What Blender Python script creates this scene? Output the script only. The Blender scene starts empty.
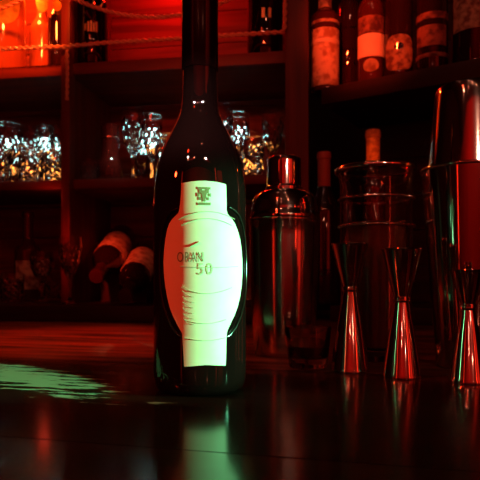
import bpy, bmesh, math, random
from mathutils import Vector, Matrix
random.seed(7)
S = bpy.context.scene
COL = S.collection
PI = math.pi
F = 580.0            # focal length in pixels of a 480 px frame
HZ = 280.0           # horizon row
EYE = 0.09           # camera height above the counter top

# ------------------------------------------------------------------ helpers
def px_x(px, D): return (px - 240) / F * D
def px_z(py, D): return EYE + (HZ - py) / F * D

def new_obj(name, me, mat=None, parent=None):
    o = bpy.data.objects.new(name, me)
    COL.objects.link(o)
    if mat is not None and me is not None: me.materials.append(mat)
    if parent is not None: o.parent = parent
    return o

def finish(name, bm, mat, parent=None, smooth=True, angle=40, loc=None):
    bmesh.ops.recalc_face_normals(bm, faces=bm.faces)
    me = bpy.data.meshes.new(name)
    bm.to_mesh(me); bm.free()
    if smooth:
        for p in me.polygons: p.use_smooth = True
        try: me.set_sharp_from_angle(angle=math.radians(angle))
        except Exception: pass
    o = new_obj(name, me, mat, parent)
    if loc: o.location = loc
    return o

def thing(name, label, cat, loc=(0, 0, 0), rz=0, group=None):
    o = bpy.data.objects.new(name, None)
    COL.objects.link(o)
    o.empty_display_size = 0.02
    o.location = loc; o.rotation_euler = (0, 0, rz)
    return tag(o, label, cat, group)

def tag(o, label, cat, group=None):
    o['label'] = label; o['category'] = cat
    if group: o['group'] = group
    return o

def copy_tree(o, parent=None):
    c = o.copy(); COL.objects.link(c)
    if parent: c.parent = parent
    for ch in list(o.children): copy_tree(ch, c)
    return c

def add_lathe(bm, prof, seg=48, c=(0, 0, 0), close=True):
    rings = []
    for r, z in prof:
        if r < 1e-5:
            rings.append([bm.verts.new((c[0], c[1], c[2] + z))])
        else:
            rings.append([bm.verts.new((c[0] + r * math.cos(2 * PI * i / seg), c[1] + r * math.sin(2 * PI * i / seg), c[2] + z)) for i in range(seg)])
    pairs = list(zip(rings, rings[1:]))
    if close == 'loop': pairs.append((rings[-1], rings[0]))
    for a, b in pairs:
        if len(a) == 1 and len(b) == 1: continue
        for i in range(seg):
            j = (i + 1) % seg
            if len(a) == 1: bm.faces.new((a[0], b[j], b[i]))
            elif len(b) == 1: bm.faces.new((a[i], a[j], b[0]))
            else: bm.faces.new((a[i], a[j], b[j], b[i]))
    return rings

def add_box(bm, c, d, rz=0, bev=0):
    m = Matrix.Translation(c) @ Matrix.Rotation(rz, 4, 'Z') @ Matrix.Diagonal((d[0], d[1], d[2], 1))
    r = bmesh.ops.create_cube(bm, size=1, matrix=m)
    if bev:
        es = list({e for v in r['verts'] for e in v.link_edges})
        bmesh.ops.bevel(bm, geom=es, offset=bev, segments=2, affect='EDGES', profile=0.6)

def add_tube(bm, pts, rad, seg=10, closed=False, caps=True):
    pts = [Vector(p) for p in pts]; n = len(pts); rings = []
    prev = None
    for i, p in enumerate(pts):
        if closed: t = pts[(i + 1) % n] - pts[i - 1]
        else: t = pts[min(i + 1, n - 1)] - pts[max(i - 1, 0)]
        t.normalize()
        if prev is None:
            a = Vector((0, 0, 1)) if abs(t.z) < .9 else Vector((1, 0, 0))
            u = t.cross(a).normalized()
        else:
            u = (prev - t * prev.dot(t)).normalized()
        prev = u; v = t.cross(u)
        rr = rad[i] if isinstance(rad, (list, tuple)) else rad
        rings.append([bm.verts.new(p + (u * math.cos(2 * PI * k / seg) + v * math.sin(2 * PI * k / seg)) * rr) for k in range(seg)])
    ps = list(zip(rings, rings[1:]))
    if closed: ps.append((rings[-1], rings[0]))
    for a, b in ps:
        for k in range(seg):
            bm.faces.new((a[k], a[(k + 1) % seg], b[(k + 1) % seg], b[k]))
    if caps and not closed:
        bm.faces.new(rings[0]); bm.faces.new(list(reversed(rings[-1])))

# ------------------------------------------------------------------ materials
def mat(name, base, rough=.4, metal=0, spec=.5, trans=0, ior=1.45, coat=0, aniso=0):
    m = bpy.data.materials.new(name); m.use_nodes = True
    b = m.node_tree.nodes['Principled BSDF']
    b.inputs['Base Color'].default_value = (*base, 1)
    b.inputs['Roughness'].default_value = rough
    b.inputs['Metallic'].default_value = metal
    b.inputs['Specular IOR Level'].default_value = spec
    b.inputs['Transmission Weight'].default_value = trans
    b.inputs['IOR'].default_value = ior
    b.inputs['Coat Weight'].default_value = coat
    b.inputs['Coat Roughness'].default_value = .05
    return m

def nodes(m): return m.node_tree.nodes, m.node_tree.links, m.node_tree.nodes['Principled BSDF']

def wood(name, c0, c1, rough=.4, scale=(2, 30, 30), spec=.4, bump=.1, coat=0):
    m = mat(name, c0, rough, spec=spec, coat=coat)
    n, l, b = nodes(m)
    tc = n.new('ShaderNodeTexCoord'); mp = n.new('ShaderNodeMapping'); mp.inputs['Scale'].default_value = scale
    nz = n.new('ShaderNodeTexNoise'); nz.inputs['Scale'].default_value = 1.0; nz.inputs['Detail'].default_value = 6; nz.inputs['Distortion'].default_value = .6
    cr = n.new('ShaderNodeValToRGB'); cr.color_ramp.elements[0].position = .35; cr.color_ramp.elements[1].position = .7
    cr.color_ramp.elements[0].color = (*c0, 1); cr.color_ramp.elements[1].color = (*c1, 1)
    l.new(tc.outputs['Object'], mp.inputs['Vector']); l.new(mp.outputs['Vector'], nz.inputs['Vector'])
    l.new(nz.outputs['Fac'], cr.inputs['Fac']); l.new(cr.outputs['Color'], b.inputs['Base Color'])
    bp = n.new('ShaderNodeBump'); bp.inputs['Strength'].default_value = bump; bp.inputs['Distance'].default_value = .002
    l.new(nz.outputs['Fac'], bp.inputs['Height']); l.new(bp.outputs['Normal'], b.inputs['Normal'])
    return m

def paper(name, c0, c1, scale=60, lo=.42, hi=.62, rough=.6, bump=0):
    """printed paper: mottled two-tone print"""
    m = mat(name, c0, rough, spec=.25)
    n, l, b = nodes(m)
    tc = n.new('ShaderNodeTexCoord'); nz = n.new('ShaderNodeTexNoise'); nz.inputs['Scale'].default_value = scale; nz.inputs['Detail'].default_value = 3
    cr = n.new('ShaderNodeValToRGB'); cr.color_ramp.elements[0].position = lo; cr.color_ramp.elements[1].position = hi
    cr.color_ramp.elements[0].color = (*c0, 1); cr.color_ramp.elements[1].color = (*c1, 1)
    l.new(tc.outputs['Object'], nz.inputs['Vector']); l.new(nz.outputs['Fac'], cr.inputs['Fac']); l.new(cr.outputs['Color'], b.inputs['Base Color'])
    return m

M = {}
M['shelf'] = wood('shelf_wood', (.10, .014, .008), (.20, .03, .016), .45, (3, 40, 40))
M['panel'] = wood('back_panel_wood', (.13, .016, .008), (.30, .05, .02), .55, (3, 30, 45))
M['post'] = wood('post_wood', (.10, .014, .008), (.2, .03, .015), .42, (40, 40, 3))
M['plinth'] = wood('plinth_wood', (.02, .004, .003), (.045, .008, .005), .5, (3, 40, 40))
M['wall'] = wood('wall_paint', (.03, .006, .005), (.04, .008, .006), .8, (3, 3, 3), bump=.05)
M['floor'] = wood('floor_wood', (.03, .015, .01), (.06, .03, .02), .4, (20, 2, 2))
M['ceil'] = mat('ceiling_paint', (.04, .03, .03), .9)
M['steel'] = mat('stainless_steel', (.74, .70, .68), .075, 1)
M['steel_dull'] = mat('brushed_steel', (.70, .66, .64), .13, 1)
M['black_glass'] = mat('black_bottle_glass', (.006, .002, .002), .012, spec=.9)
M['dark_glass'] = mat('dark_bottle_glass', (.02, .005, .004), .02, spec=1.0)
M['red_glass'] = mat('amber_bottle_glass', (.07, .014, .006), .02, spec=1.0)
M['orange_glass'] = mat('orange_bottle_glass', (.42, .10, .03), .08, spec=.8)
M['label_cream'] = paper('cream_label', (.86, .80, .62), (.80, .73, .55), 40)
M['label_print'] = paper('printed_cream_label', (.80, .66, .45), (.42, .24, .13), 55, .45, .62)
M['label_print2'] = paper('worn_printed_label', (.66, .5, .34), (.25, .12, .08), 70, .42, .6)
M['label_dim'] = paper('dark_printed_label', (.30, .14, .10), (.08, .03, .03), 60)
M['label_yellow'] = paper('yellow_label', (.85, .62, .12), (.55, .34, .05), 60, .5, .7)
M['ink'] = mat('brown_ink', (.22, .17, .08), .6)
M['ink_pale'] = mat('pale_gold_ink', (.52, .46, .30), .5)
M['emboss'] = mat('embossed_bottle_glass', (.008, .004, .003), .16, spec=.6)
M['capsule_red'] = mat('red_capsule', (.6, .12, .06), .35)
M['capsule_orange'] = paper('orange_capsule', (.9, .42, .12), (.6, .22, .05), 90, .45, .6, .45)
M['capsule_dark'] = mat('dark_red_capsule', (.07, .008, .006), .35)
M['gold'] = mat('gold_marks', (1.0, .72, .3), .35, .3)  # gold strokes on the squat black bottles
M['brass'] = mat('brass', (.95, .65, .25), .25, 1)
M['rope'] = mat('red_cord', (.75, .35, .2), .3, spec=.6, coat=.4)
M['crystal'] = mat('crystal', (1, 1, 1), .03, trans=1, ior=1.55, spec=.6)
M['clear'] = mat('clear_glass', (.95, .97, .96), .02, trans=1, ior=1.46)
M['liquid'] = mat('dark_drink', (.08, .01, .006), .08, spec=.4)
M['cork'] = paper('cork', (.5, .32, .18), (.3, .18, .09), 120)

# the bar top: dark, glossy, lamplight painted into its colour at left and rear
def counter_mat():
    m = mat('dark_varnished_bar_top', (.012, .006, .004), .15, spec=.1)
    n, l, b = nodes(m)
    tc = n.new('ShaderNodeTexCoord')
    mp = n.new('ShaderNodeMapping'); mp.inputs['Scale'].default_value = (4, 60, 60)
    nz = n.new('ShaderNodeTexNoise'); nz.inputs['Scale'].default_value = 1; nz.inputs['Detail'].default_value = 7
    l.new(tc.outputs['Object'], mp.inputs['Vector']); l.new(mp.outputs['Vector'], nz.inputs['Vector'])
    cr = n.new('ShaderNodeValToRGB')
    cr.color_ramp.elements[0].position = .35; cr.color_ramp.elements[0].color = (.008, .004, .003, 1)
    cr.color_ramp.elements[1].position = .7; cr.color_ramp.elements[1].color = (.024, .012, .008, 1)
    l.new(nz.outputs['Fac'], cr.inputs['Fac'])
    # painted pool of light: an ellipse in the top's own coordinates, broken up by streaky noise
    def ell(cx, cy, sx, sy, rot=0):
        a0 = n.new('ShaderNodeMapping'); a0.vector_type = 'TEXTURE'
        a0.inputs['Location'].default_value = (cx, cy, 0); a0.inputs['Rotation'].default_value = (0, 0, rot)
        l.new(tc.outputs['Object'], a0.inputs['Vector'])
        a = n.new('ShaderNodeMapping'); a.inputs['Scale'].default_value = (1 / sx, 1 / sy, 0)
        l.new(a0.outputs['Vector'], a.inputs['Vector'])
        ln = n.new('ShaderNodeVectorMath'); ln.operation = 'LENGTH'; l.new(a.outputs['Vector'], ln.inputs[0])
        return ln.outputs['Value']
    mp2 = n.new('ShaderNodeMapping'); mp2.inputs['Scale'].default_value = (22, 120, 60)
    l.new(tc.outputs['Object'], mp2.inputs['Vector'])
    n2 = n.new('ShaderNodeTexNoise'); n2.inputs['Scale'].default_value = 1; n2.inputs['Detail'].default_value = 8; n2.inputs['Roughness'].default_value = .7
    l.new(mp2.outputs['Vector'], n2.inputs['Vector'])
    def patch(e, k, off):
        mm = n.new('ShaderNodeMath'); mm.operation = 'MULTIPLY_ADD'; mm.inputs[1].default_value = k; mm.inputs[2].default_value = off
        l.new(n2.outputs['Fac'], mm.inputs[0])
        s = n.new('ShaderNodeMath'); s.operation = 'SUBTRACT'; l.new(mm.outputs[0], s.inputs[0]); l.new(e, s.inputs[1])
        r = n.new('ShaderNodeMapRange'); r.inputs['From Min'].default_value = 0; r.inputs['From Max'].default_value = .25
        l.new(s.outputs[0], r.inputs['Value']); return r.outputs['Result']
    w1 = patch(ell(*LIT_PATCH), 5.0, -1.6)
    w2 = patch(ell(*LIT_FLECKS), 2.4, -.9)
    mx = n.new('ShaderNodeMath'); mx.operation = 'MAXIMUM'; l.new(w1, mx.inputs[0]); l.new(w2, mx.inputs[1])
    # rear strip, nearest the shelves: red lamplight painted as a redder wood colour
    sp = n.new('ShaderNodeSeparateXYZ'); l.new(tc.outputs['Object'], sp.inputs[0])
    rs = n.new('ShaderNodeMapRange'); rs.inputs['From Min'].default_value = REAR_GLOW[0]; rs.inputs['From Max'].default_value = REAR_GLOW[1]
    l.new(sp.outputs['Y'], rs.inputs['Value'])
    cr2 = n.new('ShaderNodeValToRGB')
    cr2.color_ramp.elements[0].position = .38; cr2.color_ramp.elements[0].color = (.02, .005, .003, 1)
    cr2.color_ramp.elements[1].position = .66; cr2.color_ramp.elements[1].color = (.22, .07, .035, 1)
    l.new(nz.outputs['Fac'], cr2.inputs['Fac'])
    mA = n.new('ShaderNodeMix'); mA.data_type = 'RGBA'
    l.new(rs.outputs['Result'], mA.inputs['Factor']); l.new(cr.outputs['Color'], mA.inputs['A']); l.new(cr2.outputs['Color'], mA.inputs['B'])
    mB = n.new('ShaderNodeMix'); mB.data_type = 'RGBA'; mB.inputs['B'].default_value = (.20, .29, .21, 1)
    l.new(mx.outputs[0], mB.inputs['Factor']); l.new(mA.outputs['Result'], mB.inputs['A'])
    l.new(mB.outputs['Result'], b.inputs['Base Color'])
    rr = n.new('ShaderNodeMapRange'); rr.inputs['To Min'].default_value = .15; rr.inputs['To Max'].default_value = .6
    l.new(mx.outputs[0], rr.inputs['Value']); 
    r2 = n.new('ShaderNodeMath'); r2.operation = 'MULTIPLY_ADD'; r2.inputs[1].default_value = .3
    l.new(rs.outputs['Result'], r2.inputs[0]); l.new(rr.outputs['Result'], r2.inputs[2])
    l.new(r2.outputs[0], b.inputs['Roughness'])
    bp = n.new('ShaderNodeBump'); bp.inputs['Strength'].default_value = .06; bp.inputs['Distance'].default_value = .001
    l.new(nz.outputs['Fac'], bp.inputs['Height']); l.new(bp.outputs['Normal'], b.inputs['Normal'])
    return m

# ------------------------------------------------------------------ setting
def struct(name, c, d, m):
    bm = bmesh.new(); add_box(bm, c, d)
    o = finish(name, bm, m, smooth=False); o['kind'] = 'structure'; return o
struct('floor', (0, .1, -1.075), (4.6, 4.6, .05), M['floor'])
struct('ceiling', (0, .1, 1.725), (4.6, 4.6, .05), M['ceil'])
struct('wall_back', (0, 2.375, .35), (4.6, .05, 2.8), M['wall'])
M['red_wall'] = wood('red_bounce_wall', (.42, .02, .015), (.5, .03, .02), .7, (3, 3, 3), bump=.05)  # unseen wall coloured red as an added bounce surface for the steel
struct('wall_front', (0, -2.175, .35), (4.6, .05, 2.8), M['red_wall'])
struct('wall_left', (-2.275, .1, .35), (.05, 4.5, 2.8), M['wall'])
struct('wall_right', (2.275, .1, .35), (.05, 4.5, 2.8), M['wall'])

# bar counter, turned so that its planks run away to the left
CA = math.radians(-14)
CO = Vector((0, .30, 0))                  # plank joint passes here
def to_c(x, y):
    d = Vector((x - CO.x, y - CO.y, 0)); d.rotate(Matrix.Rotation(-CA, 3, 'Z')); return d.x, d.y
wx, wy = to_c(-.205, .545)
LIT_PATCH = (wx, wy, .125, .036, math.radians(-29))  # centre, half-axes and turn of the painted light pool
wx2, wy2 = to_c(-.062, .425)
LIT_FLECKS = (wx2, wy2, .03, .014)  # small lit flecks near the bottle foot, painted likewise
REAR_GLOW = (.23, .36)  # depth over which the painted red glow fades in
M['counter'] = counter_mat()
ct = thing('bar_counter', 'dark varnished plank bar counter with a pool of light painted pale at the left', 'counter', CO, CA)
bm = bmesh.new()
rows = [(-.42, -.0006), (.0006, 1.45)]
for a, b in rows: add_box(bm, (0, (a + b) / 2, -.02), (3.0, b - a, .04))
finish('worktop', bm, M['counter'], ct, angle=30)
bm = bmesh.new(); add_box(bm, (0, .52, -.05), (2.9, 1.8, .02))
for i in range(6): add_box(bm, (-1.2 + i * .48, -.34, -.545), (.45, .03, .93), bev=.006)
add_box(bm, (0, -.31, -.545), (2.9, .03, .97))
add_box(bm, (0, .5, -1.0), (2.8, 1.6, .1))
finish('counter_body', bm, M['plinth'], ct, smooth=False)

# ------------------------------------------------------------------ shelving
TL = .154; AL = -math.atan(TL); CL = 1.311
def L(px, d=0):
    """point on the left shelving, d behind its front plane, seen at column px"""
    k = (px - 240) / F; c = CL + d / math.cos(AL); y = c / (1 + TL * k); return k * y, y
TR = .62; AR = -math.atan(TR); CR = 1.3755
def R(px, d=0):
    k = (px - 240) / F; c = CR + d / math.cos(AR); y = c / (1 + TR * k); return k * y, y

sh = thing('shelf_unit', 'open wooden back bar shelf unit behind the dark bottle, filled with glasses', 'shelf', (0, CL, 0), AL)
def lx(px):   # along-front coordinate of a column on the left front plane
    x, y = L(px); return x / math.cos(AL)
ZT0, ZT1 = .575, .603      # top shelf
ZM0, ZM1 = .306, .328      # middle shelf
ZB = .035                  # bottom board
x0, x1 = -.86, lx(286)
for z0, z1 in ((ZT0, ZT1), (ZM0, ZM1), (.95, .98)):
    bm = bmesh.new(); add_box(bm, ((x0 + x1) / 2, .13, (z0 + z1) / 2), (x1 - x0, .26, z1 - z0), bev=.003)
    finish('shelf', bm, M['shelf'], sh, angle=30)
bm = bmesh.new(); add_box(bm, ((x0 + x1) / 2, .07, ZB / 2 + .0002), (x1 - x0, .38, ZB - .0004), bev=.003)
finish('base_board', bm, M['plinth'], sh, angle=30)
bm = bmesh.new()
nb = 11
for i in range(nb):
    h = (1.0 - ZB) / nb
    add_box(bm, ((x0 + x1) / 2, .27, ZB + h * (i + .5)), (x1 - x0, .018, h - .0015), bev=.002)
finish('back_panel', bm, M['panel'], sh, angle=30)
pa, pb = lx(62.5), lx(72)
bm = bmesh.new()
add_box(bm, ((pa + pb) / 2 + .005, -.006, .5175), (pb - pa - .002, .03, .965), bev=.003)
add_box(bm, ((pa + pb) / 2, .135, .5175), (.014, .25, .963))
finish('divider', bm, M['post'], sh, angle=30)
pa, pb = lx(286), lx(309)
bm = bmesh.new()
add_box(bm, ((pa + pb) / 2, .0, .5175), (pb - pa, .055, .965), bev=.004)
finish('post', bm, M['post'], sh, angle=30)
bm = bmesh.new(); add_box(bm, (x0 - .012, .13, .5), (.024, .28, 1.0), bev=.003)
finish('side_panel', bm, M['post'], sh, angle=30)

RO = (.16, CR - TR * .16, 0)
sr = thing('shelf_unit', 'angled wooden bottle shelf unit at the right carrying labelled bottles', 'shelf', RO, AR)
ZR0, ZR1 = .472, .510
for z0, z1 in ((ZR0, ZR1), (.95, .98)):
    bm = bmesh.new(); add_box(bm, (.46, .12, (z0 + z1) / 2), (.88, .24, z1 - z0), bev=.003)
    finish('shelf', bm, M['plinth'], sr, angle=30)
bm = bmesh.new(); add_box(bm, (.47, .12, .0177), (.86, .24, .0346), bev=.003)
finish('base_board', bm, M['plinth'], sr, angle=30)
bm = bmesh.new()
for i in range(nb):
    h = (1.0 - ZB) / nb
    add_box(bm, (.48, .25, ZB + h * (i + .5)), (.84, .018, h - .0015), bev=.002)
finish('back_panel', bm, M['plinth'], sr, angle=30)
bm = bmesh.new(); add_box(bm, (.912, .12, .5), (.024, .26, 1.0), bev=.003)
finish('side_panel', bm, M['post'], sr, angle=30)

# ------------------------------------------------------------------ rope swags
def rope(name, pts, rad, label, samples=None):
    """two-strand twisted cord following a polyline, one mesh"""
    P = [Vector(p) for p in pts]
    seg = [(P[i + 1] - P[i]).length for i in range(len(P) - 1)]
    tot = sum(seg); pitch = rad * 7.5
    n = int(tot / pitch * 12)
    bm = bmesh.new()
    def at(s):
        for i, g in enumerate(seg):
            if s <= g or i == len(seg) - 1: return P[i].lerp(P[i + 1], min(1, s / g)), (P[i + 1] - P[i]).normalized()
            s -= g
    for ph in (0, PI):
        path = []
        for k in range(n + 1):
            p, t = at(tot * k / n)
            u = t.cross(Vector((0.1, 1, 0))).normalized(); v = t.cross(u)
            a = 2 * PI * tot * k / n / pitch + ph
            path.append(p + (u * math.cos(a) + v * math.sin(a)) * rad * .62)
        add_tube(bm, path, rad * .62, 7)
    return tag(finish(name, bm, M['rope'], angle=60), label, 'rope')
def Lp(px, py, d=-.02):
    x, y = L(px, d); return (x, y, px_z(py, y))
rope('twisted_cord', [Lp(-30, 50, -.032), Lp(67, 46.5, -.032), Lp(100, 43, -.03), Lp(180, 38.5, -.03), Lp(240, 34.5, -.032), Lp(283, 32, -.036), Lp(284.5, 29, -.036), Lp(285, 12, -.036), Lp(285.5, -25, -.036)], .0042,
     'taut red twisted cord running across the shelf and up the wide post')
def swag(a, b, dip, n=14):
    return [tuple(Vector(a).lerp(Vector(b), i / n) - Vector((0, 0, dip * 4 * (i / n) * (1 - i / n)))) for i in range(n + 1)]
rope('twisted_cord', swag(Lp(69, -4, -.036), Lp(245, -8, -.03), .052), .0042, 'red twisted cord hanging in a shallow swag along the top of the picture')
rope('twisted_cord', swag(Lp(-70, -10, -.036), Lp(60, -34, -.036), .075), .004, 'red twisted cord swag in the bright orange compartment at top left')
rope('twisted_cord', [Lp(67, 50, -.032), Lp(67.5, 70, -.032), Lp(67, 100, -.032)], .0038, 'short end of red cord hanging down the narrow shelf divider')
# brass ring at the knot of the swag
bm = bmesh.new(); add_tube(bm, [(0.011 * math.cos(2 * PI * i / 24), 0, .011 * math.sin(2 * PI * i / 24)) for i in range(24)], .0035, 8, closed=True)
o = tag(finish('brass_ring', bm, M['brass']), 'small brass ring on the cord swag at the top edge', 'ring'); o.location = Lp(98, 2, -.026)

# ------------------------------------------------------------------ generic bottles
def bottle_profile(r, hb, hn, rn, h, foot=.004):
    """body radius, body height, height where the neck starts, neck radius, total height"""
    p = [(0, .003), (r * .6, .001), (r - foot, 0), (r - .001, .0015), (r, foot)]
    p += [(r, hb * .5), (r, hb - .006)]
    for i in range(0, 9):
        t = i / 8; s = t * t * (3 - 2 * t)
        p.append((r + (rn - r) * s, hb + (hn - hb) * t))
    p += [(rn, h - .02), (rn, h - .014), (rn + .0022, h - .0135), (rn + .0022, h - .004), (rn + .001, h), (rn * .5, h), (0, h)]
    return p

def band(r, z0, z1, a0, a1, seg=40, th=.0006, rows=1):
    """label patch on a cylinder about the thing's z axis (angles from facing -Y, + to +X), with thickness"""
    bm = bmesh.new(); full = a1 - a0 >= 2 * PI - 1e-4
    ringsO, ringsI = [], []
    for i in range(seg + 1):
        a = a0 + (a1 - a0) * i / seg
        for rr, lst in ((r + th, ringsO), (r - th, ringsI)):
            lst.append([bm.verts.new((rr * math.sin(a), -rr * math.cos(a), z0 + (z1 - z0) * j / rows)) for j in range(rows + 1)])
    for i in range(seg):
        for j in range(rows):
            bm.faces.new((ringsO[i][j], ringsO[i + 1][j], ringsO[i + 1][j + 1], ringsO[i][j + 1]))
            bm.faces.new((ringsI[i][j], ringsI[i][j + 1], ringsI[i + 1][j + 1], ringsI[i + 1][j]))
        bm.faces.new((ringsO[i][0], ringsI[i][0], ringsI[i + 1][0], ringsO[i + 1][0]))
        bm.faces.new((ringsO[i][-1], ringsO[i + 1][-1], ringsI[i + 1][-1], ringsI[i][-1]))
    for e in (0, seg):
        for j in range(rows):
            bm.faces.new((ringsO[e][j], ringsO[e][j + 1], ringsI[e][j + 1], ringsI[e][j]))
    return bm

def oval(r, zc, hw, hh, th=.0008, n=40, pw=2.0):
    """superellipse patch wrapped on a cylinder"""
    bm = bmesh.new(); rings = []
    for k in range(1, 7):
        f = k / 6; ring = []
        for i in range(n):
            a = 2 * PI * i / n; c, s = math.cos(a), math.sin(a)
            u = hw * f * math.copysign(abs(c) ** (2 / pw), c); w = hh * f * math.copysign(abs(s) ** (2 / pw), s)
            ring.append(bm.verts.new(((r + th) * math.sin(u / r), -(r + th) * math.cos(u / r), zc + w)))
        rings.append(ring)
    c = bm.verts.new((0, -(r + th), zc))
    for i in range(n): bm.faces.new((c, rings[0][i], rings[0][(i + 1) % n]))
    for a, b in zip(rings, rings[1:]):
        for i in range(n): bm.faces.new((a[i], b[i], b[(i + 1) % n], a[(i + 1) % n]))
    g = bmesh.ops.solidify(bm, geom=bm.faces[:], thickness=.0012)
    return bm

def bottle(name, loc, rz, prof, glass, label, group=None, cat='bottle', capsule=None, parts=()):
    t = thing(name, label, cat, loc, rz, group)
    bm = bmesh.new(); add_lathe(bm, prof, 40); finish('glass_body', bm, glass, t, angle=50)
    rn, h = prof[-6][0], prof[-1][1]
    if capsule:
        m, z0 = capsule
        bm = bmesh.new(); rr = prof[-7][0] + .0008
        add_lathe(bm, [(rr, z0), (rr + .0004, z0 + .001), (rr + .0004, h - .016), (rr + .0022, h - .0145), (rr + .0022, h - .003), (rr + .001, h + .001), (0, h + .0014)], 32)
        finish('capsule', bm, m, t, angle=50)
    for pn, pbm, pm in parts: finish(pn, pbm, pm, t, angle=50)
    return t

def text_mesh(s, size, xs=1.0):
    cu = bpy.data.curves.new('lettering', 'FONT'); cu.space_character = 1.2; cu.body = s; cu.size = size; cu.align_x = 'CENTER'; cu.align_y = 'CENTER'; cu.extrude = 0
    o = bpy.data.objects.new('lettering', cu); COL.objects.link(o)
    dg = bpy.context.evaluated_depsgraph_get(); dg.update()
    me = bpy.data.meshes.new_from_object(o.evaluated_get(dg))
    bpy.data.objects.remove(o); bpy.data.curves.remove(cu)
    return me
def wrap_text(bm, s, size, r, a, z, arc=0, xs=1.0):
    """letters laid on a cylinder radius r centred at angle a, height z"""
    me = text_mesh(s, size); vs = []
    for v in me.vertices:
        u = v.co.x * xs; w = v.co.y - arc * u * u
        vs.append(bm.verts.new((r * math.sin(a + u / r), -r * math.cos(a + u / r), z + w)))
    for p in me.polygons:
        try: bm.faces.new([vs[i] for i in p.vertices])
        except Exception: pass
    bpy.data.meshes.remove(me)

# ------------------------------------------------------------------ the labelled bottle in front
BD = .479; BX = px_x(200, BD); BR = .038
bt = thing('liqueur_bottle', 'tall black bottle with a long pale green lit label standing on the front bar', 'bottle', (BX, BD, .0004))
prof = [(0, .004), (.022, .003), (.031, .0), (.0345, .0012), (.0368, .0045), (.0378, .010), (BR, .018), (BR, .09), (BR, .155), (.0378, .163), (.0370, .1715), (.0354, .181), (.0330, .190), (.0300, .1985), (.0262, .2065), (.0225, .2135), (.0190, .220), (.0166, .2265), (.0153, .2335), (.0146, .242), (.0142, .26), (.0140, .30), (.0139, .335),
        (.0160, .3365), (.0162, .350), (.0152, .353), (.009, .353), (0, .353)]
bm = bmesh.new(); add_lathe(bm, prof, 96); finish('glass_body', bm, M['black_glass'], bt, angle=60)
bm = bmesh.new(); add_lathe(bm, [(.0146, .262), (.0150, .2625), (.0150, .334), (.0171, .3355), (.0171, .352), (.0158, .3545), (0, .3548)], 48)
finish('capsule', bm, mat('black_capsule', (.012, .003, .003), .2), bt, angle=50)
# label outline in picture columns/rows, mapped onto the glass
def ang(px, r=BR + .001):
    best = 0; lo, hi = -1.4, 1.45
    f = lambda a: 240 + F * (BX + r * math.sin(a)) / (BD - r * math.cos(a))
    for _ in range(50):
        mid = (lo + hi) / 2
        if f(mid) < px: lo = mid
        else: hi = mid
    return (lo + hi) / 2
def zz(py, a, r=BR + .001): return px_z(py, BD - r * math.cos(a))
LAB = [  # row, left column, right column
    (183.5, 181.5, 226.0), (190, 181.3, 226.2), (200, 180.5, 226.5), (209, 179.5, 226.5), (213, 178.5, 227.3), (216, 175.5, 230.0), (219, 172.2, 232.6), (223, 169.5, 235.0), (229, 167.3, 237.6),
    (238, 165.6, 240.0), (250, 164.2, 241.6), (262, 163.6, 242.2), (274, 164.0, 242.2), (286, 165.2, 241.6), (298, 167.2, 240.0), (309, 170.0, 237.4), (317, 173.0, 234.4), (324, 176.6, 231.0), (330, 179.8, 228.2), (334, 182.2, 226.8),
    (340, 182.6, 226.4), (350, 183.2, 226.2), (360, 183.8, 226.0), (366.5, 184.2, 225.6)]
NC = 28
def label_bm(rad, grow=0.0):
    bm = bmesh.new(); g = []
    for k, (py, l_, r_) in enumerate(LAB):
        al, ar = ang(l_ - grow), ang(r_ + grow)
        zc = zz(py, (al + ar) / 2)
        row = []
        for i in range(NC + 1):
            a = al + (ar - al) * i / NC
            u = (i / NC - .5) * 2
            z = zc
            if k == 0: z = zc + .0016 * (1 - u * u)            # arched top edge
            if k == len(LAB) - 1: z = zc + .0014 * (1 - abs(u)) - .0006  # notched foot
            row.append(bm.verts.new((rad * math.sin(a), -rad * math.cos(a), z)))
        g.append(row)
    for a, b in zip(g, g[1:]):
        for i in range(NC): bm.faces.new((a[i], a[i + 1], b[i + 1], b[i]))
    bmesh.ops.recalc_face_normals(bm, faces=bm.faces)
    return bm
bm = label_bm(BR + .0011)
bmesh.ops.solidify(bm, geom=bm.faces[:], thickness=.0008)
lab = finish('front_label', bm, M['label_cream'], bt, angle=60)
# printing on the label
RI = BR + .0015
def A(px): return ang(px, RI)
bm = bmesh.new()
ca = A(204.5)
def bar(px0, px1, py, h=.0009):
    a0, a1 = A(px0), A(px1); z = zz(py, (a0 + a1) / 2); n = 8
    lo = [bm.verts.new((RI * math.sin(a0 + (a1 - a0) * i / n), -RI * math.cos(a0 + (a1 - a0) * i / n), z - h)) for i in range(n + 1)]
    hi = [bm.verts.new((RI * math.sin(a0 + (a1 - a0) * i / n), -RI * math.cos(a0 + (a1 - a0) * i / n), z + h)) for i in range(n + 1)]
    for i in range(n): bm.faces.new((lo[i], lo[i + 1], hi[i + 1], hi[i]))
for p in [(197.5, 210.5, 188.8, .0009), (199, 202, 191.8, .0014), (206, 209, 191.8, .0014), (201, 207, 193, .0016), (197, 199.5, 195.2, .0014), (202, 206.5, 196.2, .0016), (208.5, 211, 195.6, .0013),
          (198.5, 201, 199.0, .0012), (202.5, 205.5, 199.6, .0020), (207, 209, 199.4, .0012), (197.5, 210.8, 204.4, .0010)]:
    bar(*p)
finish('printed_crest', bm, M['ink'], lab, smooth=False)
bm = bmesh.new(); wrap_text(bm, 'ORAN', .0108, RI, A(190), zz(258, A(190)), xs=.62)
finish('printed_name', bm, M['ink'], lab, smooth=False)
bm = bmesh.new(); wrap_text(bm, '50', .0125, RI, A(205), zz(270, A(205)), xs=.9)
finish('printed_number', bm, M['ink_pale'], lab, smooth=False)
bm = bmesh.new()
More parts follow.
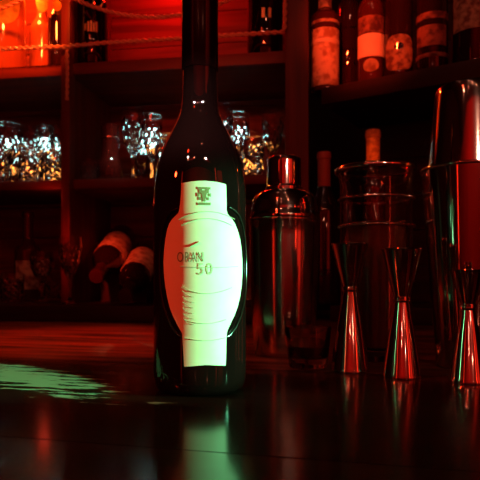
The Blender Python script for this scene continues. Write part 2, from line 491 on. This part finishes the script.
def stroke(pts, w=.00022):
    path = []
    for px, py in pts:
        a = A(px); path.append((RI * math.sin(a), -RI * math.cos(a), zz(py, a)))
    add_tube(bm, path, w, 5)
def arc(px0, px1, py, rise, n=14): return [(px0 + (px1 - px0) * i / n, py - rise * 4 * (i / n) * (1 - i / n)) for i in range(n + 1)]
stroke(arc(179, 235, 220, 8)); stroke(arc(181, 232, 226, 7)); stroke([(190, 247), (194, 245.4), (199, 242.5)], .0006)
stroke(arc(180, 238, 267, -1)); stroke(arc(181, 232, 288, -6)); stroke(arc(184, 226, 338, -3)); stroke(arc(184, 226, 320, -4))
for i in range(7):
    y = 286 + i * 5.5
    stroke([(182 + i * .2, y), (185, y + 2.4), (189, y + 4.8), (194, y + 6)], .00014)
finish('printed_ornament', bm, M['ink_pale'], lab, angle=60)
# raised glass rim that frames the medallion
bm = bmesh.new()
rr = BR + .0004
right = [(229, 207.5), (234, 210.5), (239, 216), (242.6, 226), (244.8, 240), (245.8, 258), (246.0, 276), (245.4, 292), (243.4, 306), (240.0, 318), (235.4, 328.5), (230, 335.5), (226.6, 337.5)]
left = [(178, 209), (172, 211.5), (167.0, 217), (163.4, 227), (161.0, 241), (159.8, 258), (159.8, 276), (161.0, 292), (163.8, 306), (167.8, 318), (172.4, 328.5), (178.2, 335.5), (181.6, 337.5)]
for side in (right, left):
    path = []
    for px, py in side:
        a = ang(px, rr); path.append((rr * math.sin(a), -rr * math.cos(a), zz(py, a, rr)))
    add_tube(bm, path, .0011, 8)
finish('embossed_rim', bm, M['emboss'], bt, angle=60)

# ------------------------------------------------------------------ bar tools
def jigger(px, py, top, waist, wr, rt, rb, label, D):
    x = px_x(px, D); h = px_z(top, D); hw = px_z(waist, D)
    t = thing('jigger', label, 'jigger', (x, D, .0004), 0, 'double cone jiggers on the bar')
    th = .0009
    bm = bmesh.new()   # lower cup, open downwards
    add_lathe(bm, [(wr, hw), (wr + .0004, hw - .003), (rb * .55 + wr * .45, hw * .52), (rb, .0035), (rb + .0006, .002), (rb + .0004, 0), (rb - th, 0), (rb - th - .0006, .004), (wr * .6, hw - .006), (0, hw - .006)], 64)
    finish('large_cup', bm, M['steel'], t, angle=50)
    bm = bmesh.new()   # upper cup
    add_lathe(bm, [(wr, hw), (wr + .0008, hw + .003), (rt * .5 + wr * .5, hw + (h - hw) * .45), (rt, h - .002), (rt + .0007, h - .0008), (rt + .0004, h), (rt - th, h), (rt - th - .0006, h - .003), (wr * .7, hw + .008), (0, hw + .006)], 64)
    finish('small_cup', bm, M['steel'], t, angle=50)
    bm = bmesh.new()
    add_lathe(bm, [(wr - .001, hw - .0030), (wr + .0012, hw - .0026), (wr + .0018, hw - .0008), (wr + .0010, hw), (wr + .0018, hw + .0008), (wr + .0012, hw + .0026), (wr - .001, hw + .003)], 48)
    finish('waist_ring', bm, M['steel'], t, angle=60)
    return t
jigger(350, 372, 244, 289.5, .0062, .0178, .0186, 'steel double cone jigger nearest the labelled bottle', .574)
jigger(401.5, 378, 249, 300, .0062, .0180, .0172, 'steel jigger between two others, in front of the mixing glass', .538)
jigger(468, 382, 270, 307.5, .0056, .0150, .0158, 'shortest steel jigger in front of the two piece tin shaker', .512)

# cobbler shaker
SD = .70
t = thing('cobbler_shaker', 'red lit steel cobbler shaker with domed strainer top and cap', 'shaker', (px_x(284, SD), SD, .0004))
bm = bmesh.new()
add_lathe(bm, [(0, .002), (.031, .001), (.0335, 0), (.0352, .0015), (.0362, .006), (.0385, .04), (.0405, .09), (.0418, .14), (.0424, .1575), (.0432, .1590), (.0432, .1610), (.0420, .1620)], 72)
finish('body', bm, M['steel_dull'], t, angle=50)
bm = bmesh.new()
add_lathe(bm, [(.0415, .1605), (.0428, .1625), (.0428, .1660), (.0416, .1680), (.0408, .1730), (.0392, .1820), (.0372, .1885), (.0340, .1930), (.0295, .1955), (.0250, .1962), (.0232, .1968), (.0222, .1976)], 72)
dome = finish('strainer_top', bm, M['steel'], t, angle=50)
bm = bmesh.new()
add_lathe(bm, [(.0212, .1965), (.0226, .1975), (.0226, .2005), (.0214, .2015), (.0210, .2030), (.0205, .2300), (.0203, .2340), (.0197, .2360), (.0180, .2372), (0, .2376)], 64)
finish('cap', bm, M['steel'], t, angle=50)

# two piece tin shaker at the right edge
TD = .60
t = thing('tin_shaker', 'tall two piece steel shaker, small tin upended in a large one, right edge', 'shaker', (px_x(468, TD), TD, .0004))
bm = bmesh.new()
add_lathe(bm, [(0, .003), (.027, .003), (.029, 0), (.0305, .0008), (.0318, .006), (.0385, .09), (.0448, .18), (.0465, .2015), (.0478, .2022), (.0482, .2035), (.0476, .2048), (.0462, .2048), (.0456, .2030), (.0436, .18), (.037, .09), (.030, .008), (0, .007)], 80)
finish('large_tin', bm, M['steel'], t, angle=50)
bm = bmesh.new()
add_lathe(bm, [(.0395, .150), (.0412, .168), (.0418, .178), (.0404, .200), (.0376, .225), (.0346, .262), (.0330, .2800), (.0322, .2850), (.0305, .2880), (.0285, .2890), (.0275, .2878), (0, .2872)], 80)
finish('small_tin', bm, M['steel'], t, angle=50)

# mixing glass with beaded bands
GD = .66
t = thing('mixing_glass', 'wide dark mixing glass with beaded bands, behind two of the jiggers', 'glass', (px_x(376, GD), GD, .0004))
h = px_z(169.5, GD)
R0 = .0425
bm = bmesh.new()
add_lathe(bm, [(0, 0), (.034, 0), (.0372, .0015), (.0385, .006), (.0395, .06), (.0402, .12), (.0406, h - .018), (.0418, h - .008), (.0448, h - .003), (.0452, h - .001), (.0444, h), (.0425, h - .001), (.0395, h - .009), (.0376, h - .02), (.0370, .12), (.0362, .016), (.030, .012), (0, .012)], 72)
gl = finish('glass_wall', bm, M['clear'], t, angle=50)
bm = bmesh.new()
zl = px_z(224, GD)
add_lathe(bm, [(0, .0128), (.029, .0128), (.0355, .017), (.0366, .12), (.0369, zl), (0, zl)], 64)
finish('dark_drink', bm, M['liquid'], t, angle=50)
bm = bmesh.new(); add_lathe(bm, [(.0443, h - .0045), (.0462, h - .0040), (.0468, h - .0022), (.0466, h - .0004), (.0452, h + .0008), (.0436, h + .0004), (.0428, h - .0006)], 72)
finish('rim', bm, M['steel'], t, angle=60)
for py in (200, 227):
    bm = bmesh.new(); zc = px_z(py, GD)
    add_lathe(bm, [(.0400, zc - .0018), (.0414, zc - .0012), (.0418, zc), (.0414, zc + .0012), (.0400, zc + .0018)], 72)
    for k in range(30):
        a = 2 * PI * k / 30
        bmesh.ops.create_icosphere(bm, subdivisions=1, radius=.0016, matrix=Matrix.Translation((.0422 * math.cos(a), .0422 * math.sin(a), zc)))
    finish('beaded_band', bm, M['steel'], t, angle=60)

# low shot glass in front of the cobbler shaker
QD = .60
t = thing('shot_glass', 'low thick shot glass in front of the cobbler shaker', 'glass', (px_x(308, QD), QD, .0004))
bm = bmesh.new(); hq = px_z(327, QD)
add_lathe(bm, [(0, 0), (.0185, 0), (.0198, .001), (.0203, .004), (.0240, hq - .001), (.0236, hq), (.0226, hq - .0004), (.0190, .012), (.016, .0095), (0, .009)], 56)
finish('glass_wall', bm, M['clear'], t, angle=50)
bm = bmesh.new(); add_lathe(bm, [(0, .0094), (.0155, .0099), (.0186, .0125), (.0203, .022), (0, .022)], 48)
finish('drink', bm, M['liquid'], t, angle=50)

# two bottles standing behind the tools
def behind(px, py_top, d, capm, label, r=.036, capdrop=35):
    x, y = R(px, d); zb = ZB + .0004
    h = px_z(py_top, y) - zb
    rn = .0135
    return bottle('wine_bottle', (x, y, zb), 0, bottle_profile(r, h * .60, h * .80, rn, h), M['dark_glass'], label, capsule=(capm, h - capdrop / F * y))
behind(373, 131, .045, M['capsule_orange'], 'dark bottle with orange capsule rising behind the mixing glass', capdrop=36)
behind(324, 153, .065, M['capsule_red'], 'dark bottle with dull red capsule between cobbler shaker and mixing glass', capdrop=34)

# ------------------------------------------------------------------ bottles on the right shelf
def shelf_loc(px, d): x, y = R(px, d); return (x, y, ZR1)
def face(x, y): return math.atan2(x, y) * -1     # turn -Y of the thing toward the camera
def zrel(py, y): return px_z(py, y) - ZR1
GR = 'labelled bottles on the right shelf'
def rbottle(px, d, r, shoulder, neck, label, glass, parts_fn, total=.29, rn=.0135, capsule=None):
    x, y = R(px, d); yf = y - r
    hb, hn = zrel(shoulder, y), zrel(neck, y)
    total = max(total, hn + .06)
    return bottle('spirit_bottle', (x, y, ZR1 + .0004), face(x, y), bottle_profile(r, hb, hn, rn, total), glass, label, GR, capsule=capsule, parts=parts_fn(r, yf))
rbottle(325, .045, .0312, 19, 8, 'bottle with the tallest cream label, next to the wide shelf post', M['red_glass'],
        lambda r, yf: [('front_label', band(r + .0008, zrel(84.5, yf), zrel(27, yf), -1.25, 1.25), M['label_print']),
                       ('label_band', band(r + .0016, zrel(42, yf), zrel(38, yf), -1.25, 1.25), M['label_cream']),
                       ('neck_label', band(.0143, zrel(7, yf), zrel(-14, yf), -1.5, 1.5), M['label_print2']),
                       ('shoulder_band', band(r + .0008, zrel(21.5, yf), zrel(18.5, yf), -1.3, 1.3), M['label_print2'])], capsule=None)
rbottle(349, .105, .0268, 10, -6, 'plain dark ribbed bottle between two cream labelled bottles', M['dark_glass'],
        lambda r, yf: [('glass_ring', band(r + .0008, zrel(y + 1.2, yf), zrel(y, yf), -PI, PI, 48, .0012), M['dark_glass']) for y in (26, 48, 62)])
rbottle(371, .045, .0285, 12, -8, 'amber bottle with a bright square label above a round seal', M['red_glass'],
        lambda r, yf: [('front_label', band(r + .0008, zrel(56, yf), zrel(33, yf), -1.2, 1.2), M['label_cream']),
                       ('round_seal', oval(r + .0004, zrel(65, yf), .017, .014), M['label_print']),
                       ('upper_label', band(r + .0007, zrel(32, yf), zrel(15, yf), -1.1, 1.1), M['label_dim'])])
rbottle(399, .045, .0285, 2, -20, 'dark bottle with a rounded red-lit label marked by a dark spot', M['dark_glass'],
        lambda r, yf: [('front_label', oval(r + .0004, zrel(52, yf), .033, zrel(34, yf) - zrel(52, yf), pw=3), M['label_print2']),
                       ('dark_spot', oval(r + .0014, zrel(46, yf), .009, .0075), M['dark_glass'])], total=.33)
rbottle(432, .045, .031, 4, -18, 'dark bottle with dim red bands, second from the right end', M['dark_glass'],
        lambda r, yf: [('neck_band', band(r + .0008, zrel(18, yf), zrel(11, yf), -1.3, 1.3), M['label_dim']),
                       ('front_label', band(r + .0008, zrel(45, yf), zrel(24, yf), -1.1, 1.0), M['label_dim']),
                       ('foot_band', band(r + .0008, zrel(56, yf), zrel(52, yf), -1.4, 1.4), M['label_dim'])], total=.33)
rbottle(474, .078, .043, -30, -60, 'large dark bottle with a wide red-lit label, at the right end', M['dark_glass'],
        lambda r, yf: [('front_label', band(r + .0008, zrel(27, yf), zrel(-28, yf), -1.05, 1.2), M['label_print2'])], total=.40)

# ------------------------------------------------------------------ top compartments of the left shelving
def lt(px, d, z): x, y = L(px, d); return (x, y, z + .0004), face(x, y)
def marks(r, z, pat, h=.010):
    bm = bmesh.new()
    for u, w, dz, hh in pat:
        n = 4; lo, hi = [], []
        for i in range(n + 1):
            a = (u + w * (i / n - .5)) / r
            lo.append(bm.verts.new((r * math.sin(a), -r * math.cos(a), z + dz - hh))); hi.append(bm.verts.new((r * math.sin(a), -r * math.cos(a), z + dz + hh)))
        for i in range(n): bm.faces.new((lo[i], lo[i + 1], hi[i + 1], hi[i]))
    return bm
(lc, rz) = lt(93, .041, ZT1)
yf = lc[1] - .037
bottle('decanter_bottle', lc, rz, bottle_profile(.037, .150, .19, .017, .26), M['black_glass'], 'squat black bottle with gold marks beside the narrow divider', 'squat black bottles on the top shelf',
       parts=[('gold_mark', marks(.0382, px_z(27, yf) - ZT1, [(-.018, .004, 0, .008), (-.011, .005, .001, .012), (-.004, .004, .002, .013), (.002, .004, 0, .011), (.008, .005, .001, .012)]), M['gold'])])
(lc, rz) = lt(265, .055, ZT1)
yf = lc[1] - .045
bottle('decanter_bottle', lc, rz, bottle_profile(.0415, .150, .19, .017, .26), M['black_glass'], 'squat black bottle with gold marks beside the wide post', 'squat black bottles on the top shelf',
       parts=[('gold_mark', marks(.0427, px_z(12, yf) - ZT1, [(-.004, .007, 0, .011), (.011, .007, 0, .011)]), M['gold'])])
(lc, rz) = lt(2, .07, ZT1)
yf = lc[1] - .05
bottle('flask_bottle', lc, rz, bottle_profile(.058, .20, .245, .016, .31), M['orange_glass'], 'wide amber bottle with a big round yellow label at the far left', parts=[('front_label', oval(.0585, px_z(-1, yf) - ZT1, .046, .062), M['label_yellow'])])
(lc, rz) = lt(42, .16, ZT1)
yf = lc[1] - .03
bottle('spirit_bottle', lc, rz, bottle_profile(.032, .15, .20, .013, .29), M['orange_glass'], 'amber bottle with small yellow label behind the orange-lit cord swag', parts=[('front_label', oval(.0325, px_z(1, yf) - ZT1, .016, .03), M['label_yellow'])])
(lc, rz) = lt(57, .09, ZT1)
yf = lc[1] - .02
bottle('spirit_bottle', lc, rz, bottle_profile(.022, .14, .18, .010, .25), M['dark_glass'], 'slim dark bottle with yellow label left of the narrow divider', parts=[('front_label', oval(.0225, px_z(6, yf) - ZT1, .010, .014), M['label_yellow'])])

# ------------------------------------------------------------------ glasses
def cut_outer(prof, n, amp, cut):
    """rings of alternately pushed vertices give diamond-cut facets on the rows whose index is in cut"""
    return [(r, z, amp if i in cut else 0) for i, (r, z) in enumerate(prof)]
def add_cut(bm, prof, n, inner):
    rings = []
    for i, (r, z, a) in enumerate(prof):
        if r < 1e-5: rings.append([bm.verts.new((0, 0, z))]); continue
        rings.append([bm.verts.new(((r + (a if (i + j) % 2 else -a)) * math.cos(2 * PI * j / n), (r + (a if (i + j) % 2 else -a)) * math.sin(2 * PI * j / n), z)) for j in range(n)])
    for r, z in inner:
        if r < 1e-5: rings.append([bm.verts.new((0, 0, z))]); continue
        rings.append([bm.verts.new((r * math.cos(2 * PI * j / n), r * math.sin(2 * PI * j / n), z)) for j in range(n)])
    rg = random.Random(3)
    for k, (r, z, a) in enumerate(prof):
        if a > 0:
            for v in rings[k]: f = 1 + rg.uniform(-.02, .02); v.co.x *= f; v.co.y *= f; v.co.z += rg.uniform(-.0012, .0012)
    for k, (a, b) in enumerate(zip(rings, rings[1:])):
        for i in range(n):
            j = (i + 1) % n
            if len(a) == 1: bm.faces.new((a[0], b[j], b[i]))
            elif len(b) == 1: bm.faces.new((a[i], a[j], b[0]))
            else:
                if k < len(prof) and (i + k) % 2: bm.faces.new((a[i], a[j], b[j])); bm.faces.new((a[i], b[j], b[i]))
                else: bm.faces.new((a[i], a[j], b[i])); bm.faces.new((a[j], b[j], b[i]))
def tumbler_mesh(r, h, n=20):
    rows = [(0, 0, 0), (r * .82, 0, 0), (r * .88, .003, 0)]
    k = 7
    for i in range(k): rows.append((r * (.9 + .1 * i / k), .008 + (h * .72) * i / k, .0018))
    rows += [(r * .99, h * .85, 0), (r, h, 0)]
    inner = [(r * .95, h), (r * .93, h * .8), (r * .82, .014), (0, .012)]
    bm = bmesh.new(); add_cut(bm, rows, n, inner); return bm
def goblet_mesh(r, h, n=20):
    st = h * .42; b = h - st
    rows = [(0, 0, 0), (r * .8, 0, 0), (r * .82, .002, 0), (r * .3, .008, 0), (.0045, .016, .0006), (.0042, st * .5, .0009), (.0048, st * .8, .0006), (.007, st * .93, .0008)]
    for i in range(6):
        t = (i + .6) / 6; rows.append((r * (.25 + .75 * math.sin(t * PI / 2) ** .8), st + b * .8 * t, .0018))
    rows += [(r * 1.0, st + b * .88, 0), (r * .96, h * 1.04, 0)]
    inner = [(r * .92, h * 1.04), (r * .95, st + b * .7), (r * .72, st + b * .3), (r * .3, st + b * .1), (0, st + b * .07)]
    bm = bmesh.new(); add_cut(bm, rows, n, inner); return bm
def flute_mesh(r, h, n=16):
    st = h * .3; b = h - st
    rows = [(0, 0, 0), (r * .95, 0, 0), (r * .97, .002, 0), (r * .3, .007, 0), (.0045, .014, 0), (.0045, st * .8, .0006)]
    for i in range(7):
        t = (i + .5) / 7; rows.append((r * (.4 + .6 * t ** .6), st + b * .75 * t, .0012))
    rows += [(r, h, 0)]
    inner = [(r * .94, h), (r * .75, st + b * .4), (r * .4, st + b * .12), (0, st + b * .1)]
    bm = bmesh.new(); add_cut(bm, rows, n, inner); return bm
KIND = {}
for kn, fn in (('tumbler', lambda: tumbler_mesh(.036, .088)), ('goblet', lambda: goblet_mesh(.036, .150)), ('flute', lambda: flute_mesh(.026, .165))):
    bm = fn(); bmesh.ops.recalc_face_normals(bm, faces=bm.faces)
    me = bpy.data.meshes.new(kn); bm.to_mesh(me); bm.free(); me.materials.append(M['crystal']); KIND[kn] = me
NAME = {'tumbler': 'crystal_tumbler', 'goblet': 'crystal_goblet', 'flute': 'crystal_flute'}
def glass(kind, px, d, label, sc=1.0, sz=1.0, z=ZM1, group='cut crystal glasses on the middle shelf'):
    x, y = L(px, d)
    o = new_obj(NAME[kind], KIND[kind]); o.location = (x, y, z + .0004); o.scale = (sc, sc, sz); o.rotation_euler = (0, 0, random.random() * 6)
    return tag(o, label, 'glass', group)
glass('tumbler', -2, .05, 'cut crystal tumbler at the far left edge of the middle shelf', .95, 1.2)
glass('tumbler', 31, .05, 'cut crystal tumbler standing in front, middle of the left glasses', .86, 1.1)
glass('tumbler', 54, .045, 'cut crystal tumbler against the narrow divider, left bay', .66, 1.0)
glass('goblet', 9, .125, 'tall cut crystal goblet behind the tumbler at the left edge', .85, 1.1)
glass('goblet', 31, .17, 'tall cut crystal goblet second from left in the back row', .74, 1.12)
glass('flute', 45, .105, 'cut crystal flute between two goblets, left bay', .8, .95)
glass('goblet', 57, .195, 'tall cut crystal goblet behind the tumbler by the narrow divider', .66, 1.16)
glass('flute', 12, .215, 'cut crystal flute at the very back of the left bay', .8, 1.0)
glass('tumbler', 89, .03, 'low dim crystal tumbler right of the narrow divider', .60, .58)
glass('goblet', 133, .05, 'wide cut crystal goblet with bright facets right of the red carafe', .80, 1.10)
glass('goblet', 152, .12, 'cut crystal goblet half hidden by the left shoulder of the bottle', .74, 1.12)
glass('tumbler', 168, .05, 'cut crystal tumbler mostly behind the left side of the bottle', .8, 1.2)
glass('flute', 141, .19, 'cut crystal flute behind the goblets left of the bottle', .8, 1.0)
glass('goblet', 221, .06, 'cut crystal goblet touching the right shoulder of the bottle in view', .78, 1.12)
glass('goblet', 238, .135, 'cut crystal goblet midway between bottle and cobbler shaker', .78, 1.12)
glass('tumbler', 252, .045, 'cut crystal tumbler left above the cobbler shaker cap', .78, 1.15)
glass('flute', 224, .20, 'cut crystal flute behind the goblets right of the bottle', .8, 1.0)
glass('goblet', 273, .125, 'dim crystal goblet beside the wide post above the cobbler shaker', .72, 1.12)
# red carafe on the middle shelf
x, y = L(110, .07)
t = thing('carafe', 'dim red glass carafe with wide neck on the middle shelf', 'carafe', (x, y, ZM1 + .0004))
bm = bmesh.new()
add_lathe(bm, [(0, 0), (.027, 0), (.030, .003), (.031, .03), (.030, .046), (.0255, .056), (.0225, .062), (.0218, .08), (.0225, .139), (.0232, .142), (.0215, .143), (.0205, .14), (.0200, .08), (.0205, .064), (.028, .046), (.029, .006), (0, .004)], 40)
finish('glass_body', bm, mat('red_tinted_glass', (.16, .012, .008), .06, trans=.6, ior=1.45), t, angle=50)
bm = bmesh.new(); add_lathe(bm, [(.0222, .108), (.0236, .1085), (.0236, .112), (.0222, .1125)], 40)
finish('neck_ring', bm, M['steel_dull'], t, angle=50)

# ------------------------------------------------------------------ bottom compartment of the left shelving
g2 = 'dim glasses in the bottom compartment'
glass('tumbler', 12, .03, 'dim tumbler at the left front of the bottom compartment', .8, .8, ZB, g2)
glass('goblet', 42, .05, 'dim goblet right of the standing bottle in the bottom compartment', .78, .8, ZB, g2)
glass('goblet', 70, -.055, 'dim goblet below the narrow divider in the bottom compartment', .72, .98, ZB, g2)
glass('tumbler', 54, .135, 'dim tumbler between two goblets in the bottom compartment', .75, .9, ZB, g2)
x, y = L(28, .13)
bottle('spirit_bottle', (x, y, ZB + .0004), face(x, y), bottle_profile(.034, .13, .165, .0135, .235), M['red_glass'], 'dim amber bottle standing among glasses in the bottom compartment',
       parts=[('front_label', band(.0348, .03, .105, -1.0, 1.0), M['label_print2'])])

# three wine bottles lying neck down toward the front, on a sloping rack
def lying(px, d, label, tilt=math.radians(22), yaw=math.radians(1), zc=.135, lab=True):
    x, y = L(px, d)
    t = thing('wine_bottle', label, 'bottle', (0, 0, 0), 0, 'wine bottles lying on the sloping rack')
    pr = bottle_profile(.0365, .185, .235, .0135, .295)
    bm = bmesh.new(); add_lathe(bm, pr, 40); finish('glass_body', bm, M['dark_glass'], t, angle=50)
    finish('front_label', band(.0371, .065, .172, -PI * .62, PI * .62), M['label_print'] if lab else M['label_print2'], t, angle=50)
    bm = bmesh.new(); add_lathe(bm, [(.0140, .238), (.0145, .239), (.0145, .279), (.0166, .281), (.0166, .292), (.0155, .296), (0, .2965)], 32)
    finish('capsule', bm, M['capsule_dark'], t, angle=50)
    # thing's z axis points along the bottle from its foot to its mouth
    ax = Vector((-math.sin(yaw) * math.cos(tilt), -math.cos(yaw) * math.cos(tilt), -math.sin(tilt)))
    q = ax.to_track_quat('Z', 'Y')
    base = Vector((x, y, zc)) - ax * .095
    up = Vector((0, 0, 1)); side = ax.cross(up).normalized(); n = side.cross(ax).normalized()
    if n.z < 0: n = -n
    # label faces up and forward: put the local -Y on n
    yl = -n; xl = yl.cross(ax)
    mtx = Matrix((xl, yl, ax)).transposed().to_4x4(); mtx.translation = base
    t.matrix_world = mtx
    return t, base, ax, n
RK = []
for px, zc, dd, nm in ((115, .172, .145, 'wine bottle lying left on the rack, its red label partly shaded'), (141, .128, .105, 'wine bottle lying on the rack with the brightest red label'), (173, .128, .105, 'wine bottle lying on the rack mostly behind the tall bottle')):
    RK.append(lying(px, dd, nm, zc=zc))
b0 = RK[1]
p = b0[1] + b0[2] * .05 - b0[3] * .0385
rk = thing('bottle_rack', 'low dark sloping rack under the lying wine bottles', 'rack', (0, 0, 0))
for s, r_ in ((.03, 0), (.16, 0)):
    for q in RK:
        c = q[1] + q[2] * s - q[3] * (.0365 + .006)
        bm = bmesh.new(); add_box(bm, (c.x, c.y, (c.z + ZB) / 2 - .0014), (.05, .012, max(.004, c.z - ZB - .004)), AL)
        finish('support_block', bm, M['plinth'], rk, smooth=False)


# ------------------------------------------------------------------ camera
cam = bpy.data.cameras.new('camera'); co = bpy.data.objects.new('camera', cam); COL.objects.link(co)
co.location = (0, 0, EYE); co.rotation_euler = (PI / 2, 0, 0)
cam.sensor_width = 36; cam.lens = 36 * F / 480; cam.shift_y = (HZ - 240) / 480
cam.clip_start = .01
cam.dof.use_dof = True; cam.dof.focus_distance = .46; cam.dof.aperture_fstop = 20
S.camera = co

# ------------------------------------------------------------------ lights
RED = (1, .035, .008)
def aim(o, tgt):
    o.rotation_euler = (Vector(tgt) - o.location).to_track_quat('-Z', 'Y').to_euler()
def light(kind, name, loc, power, color, tgt=None, size=.02, angle=30, blend=.4, sy=None):
    l = bpy.data.lights.new(name, kind); l.energy = power; l.color = color
    if kind == 'AREA':
        l.size = size
        if sy: l.shape = 'RECTANGLE'; l.size_y = sy
    else: l.shadow_soft_size = size
    if kind == 'SPOT': l.spot_size = math.radians(angle); l.spot_blend = blend
    o = bpy.data.objects.new(name, l); COL.objects.link(o); o.location = loc
    if tgt: aim(o, tgt)
    return o
# cool lamp low at the right lights the label, an added second spot rakes across the bar in front of the bottle
light('SPOT', 'cool_lamp', (BX + .95 * .85, BD - .31 * .85, .125), 135, (.22, 1, .46), (BX, BD - .02, .090), .012, 13.5, .3)
PW = Vector((-.196, .532, 0)); PD = Vector((.72, -.69, .30)).normalized()
light('SPOT', 'cool_counter_fill', PW + PD * 1.15, 130, (.08, 1, .40), PW, .006, 4.2, .3)
# red lamps; the ones marked added are helper lights
light('SPOT', 'red_ceiling_spot', (-.45, -.2, 1.2), 200, (1, .045, .008), (.285, 1.24, .625), .03, 10.5, .7)
light('POINT', 'red_room_lamp', (-.7, -.5, 1.3), 3, RED, None, .05)
light('SPOT', 'red_rack_spot', (-.5, .1, .8), 95, RED, (-.34, 1.38, .14), .03, 9, .8)
light('SPOT', 'red_label_spot', (-.75, .05, .5), 14, RED, (BX, BD, .09), .03, 16, .6)
light('AREA', 'red_streak_fill', (-.9, -.5, .35), .28, (1, .02, .006), (.1, .7, .12), .05, sy=.8)  # added light strip, puts red streaks on the steel
light('AREA', 'red_streak_fill', (.75, -.35, .35), .40, (1, .03, .01), (.15, .6, .12), .03, sy=.8)  # added light strip on the right, for steel reflections
light('AREA', 'red_wall_fill', (-.6, -1.2, 1.5), 6, (1, .03, .01), (-.5, -2.15, .3), .4)  # added, lights the unseen wall so steel reflects red
light('AREA', 'red_reflection_fill', (1.0, -.25, .35), .46, (1, .02, .008), (.1, .65, .12), .28, sy=.8)  # added broad light, reddens the cobbler's reflection
light('AREA', 'red_wall_fill', (.7, -1.2, 1.5), 4, (1, .03, .01), (.6, -2.15, .3), .4)  # added, right half of the unseen wall
x, y = R(373, .03)
light('SPOT', 'orange_capsule_fill', (-.1, -.1, .95), 45, (1, .10, .014), (x, y, .345), .02, 4, .5)  # added to brighten the orange capsule
light('SPOT', 'red_cord_fill', (-.2, -.4, .85), 26, (1, .06, .02), (-.13, 1.31, .66), .02, 19, .9)  # added to brighten the cord and top shelf front
light('POINT', 'red_low_fill', (*L(44, -.03)[:2], .285), .05, (1, .05, .02), None, .008)  # added for glimmers in the bottom compartment
light('SPOT', 'glint_fill', (.28, -.35, .85), 50, (1, .85, .7), (BX, BD, .206), .012, 4.4, .3)  # added for glints on the black bottle's shoulder
light('SPOT', 'glint_fill', (-.42, -.15, .75), 40, (1, .85, .7), (BX, BD, .206), .012, 5.0, .3)  # added, same shoulder from the left
light('POINT', 'orange_shelf_lamp', (*L(22, .08)[:2], .90), 10, (1, .12, .012), None, .03)
light('SPOT', 'orange_shelf_lamp', (*L(30, -.35)[:2], .9), 30, (1, .10, .012), (*L(24, .1)[:2], .60), .03, 34, .6)
light('POINT', 'red_shelf_lamp', (*L(160, .12)[:2], .90), 2.2, (1, .008, .004), None, .03)
light('SPOT', 'red_counter_lamp', (-.36, 1.1, .95), 48, RED, (-.25, .90, 0), .02, 32, .9)
# cool lamps over the crystal; added cool and amber strips behind it
for px in (10, 50, 140, 236):
    x, y = L(px, -.01)
    o = light('AREA', 'crystal_lamp', (x, y, .560), .14, (.66, 1, .92), (*L(px, .09)[:2], .36), .10, sy=.02); o.data.spread = math.radians(50)
for px, e in ((8, .012), (46, .012), (150, .012), (234, .012)):
    x, y = L(px, .248)
    o = light('AREA', 'cool_strip_fill', (x, y, .455), e, (.55, 1, .92), (*L(px, 0)[:2], .458), .05, sy=.05); o.data.spread = math.radians(38)  # added, unseen except through the glasses
    x, y = L(px + 14, .248)
    o = light('AREA', 'amber_strip_fill', (x, y, .385), e * .8, (1, .30, .05), (*L(px + 14, 0)[:2], .385), .07, sy=.04); o.data.spread = math.radians(60)  # added unseen backlight, gilds the lower facets
light('SPOT', 'glint_fill', (.38, -.5, .62), 36, (1, .5, .32), (.13, .67, .195), .014, 11, .4)  # added for highlights on cobbler top and mixing glass rim
for p in ((.10, .15, 1.66), (-.35, .45, 1.66)):
    light('POINT', 'high_glint_fill', p, 1.6, (1, .3, .18), None, .015)  # added high up for glints on bottle shoulders
# small pinkish white room lamps, seen as sparkles on glass and steel
for p, e in (((-.35, -.9, 1.3), 1.6), ((.45, -1.1, 1.45), 1.6), ((.15, -.5, 1.5), 1.0), ((-.9, -1.0, 1.4), 1.2), ((-.25, -1.3, .5), 1.0), ((.5, -.9, .42), .8)):
    light('POINT', 'room_lamp', p, e, (1, .24, .13), None, .012)

w = bpy.data.worlds.new('world'); S.world = w; w.use_nodes = True
w.node_tree.nodes['Background'].inputs['Color'].default_value = (.012, .001, .0008, 1)
w.node_tree.nodes['Background'].inputs['Strength'].default_value = .1
S.view_settings.view_transform = 'Standard'; S.view_settings.look = 'None'
S.view_settings.exposure = 0; S.view_settings.gamma = 1
S.view_settings.use_curve_mapping = False
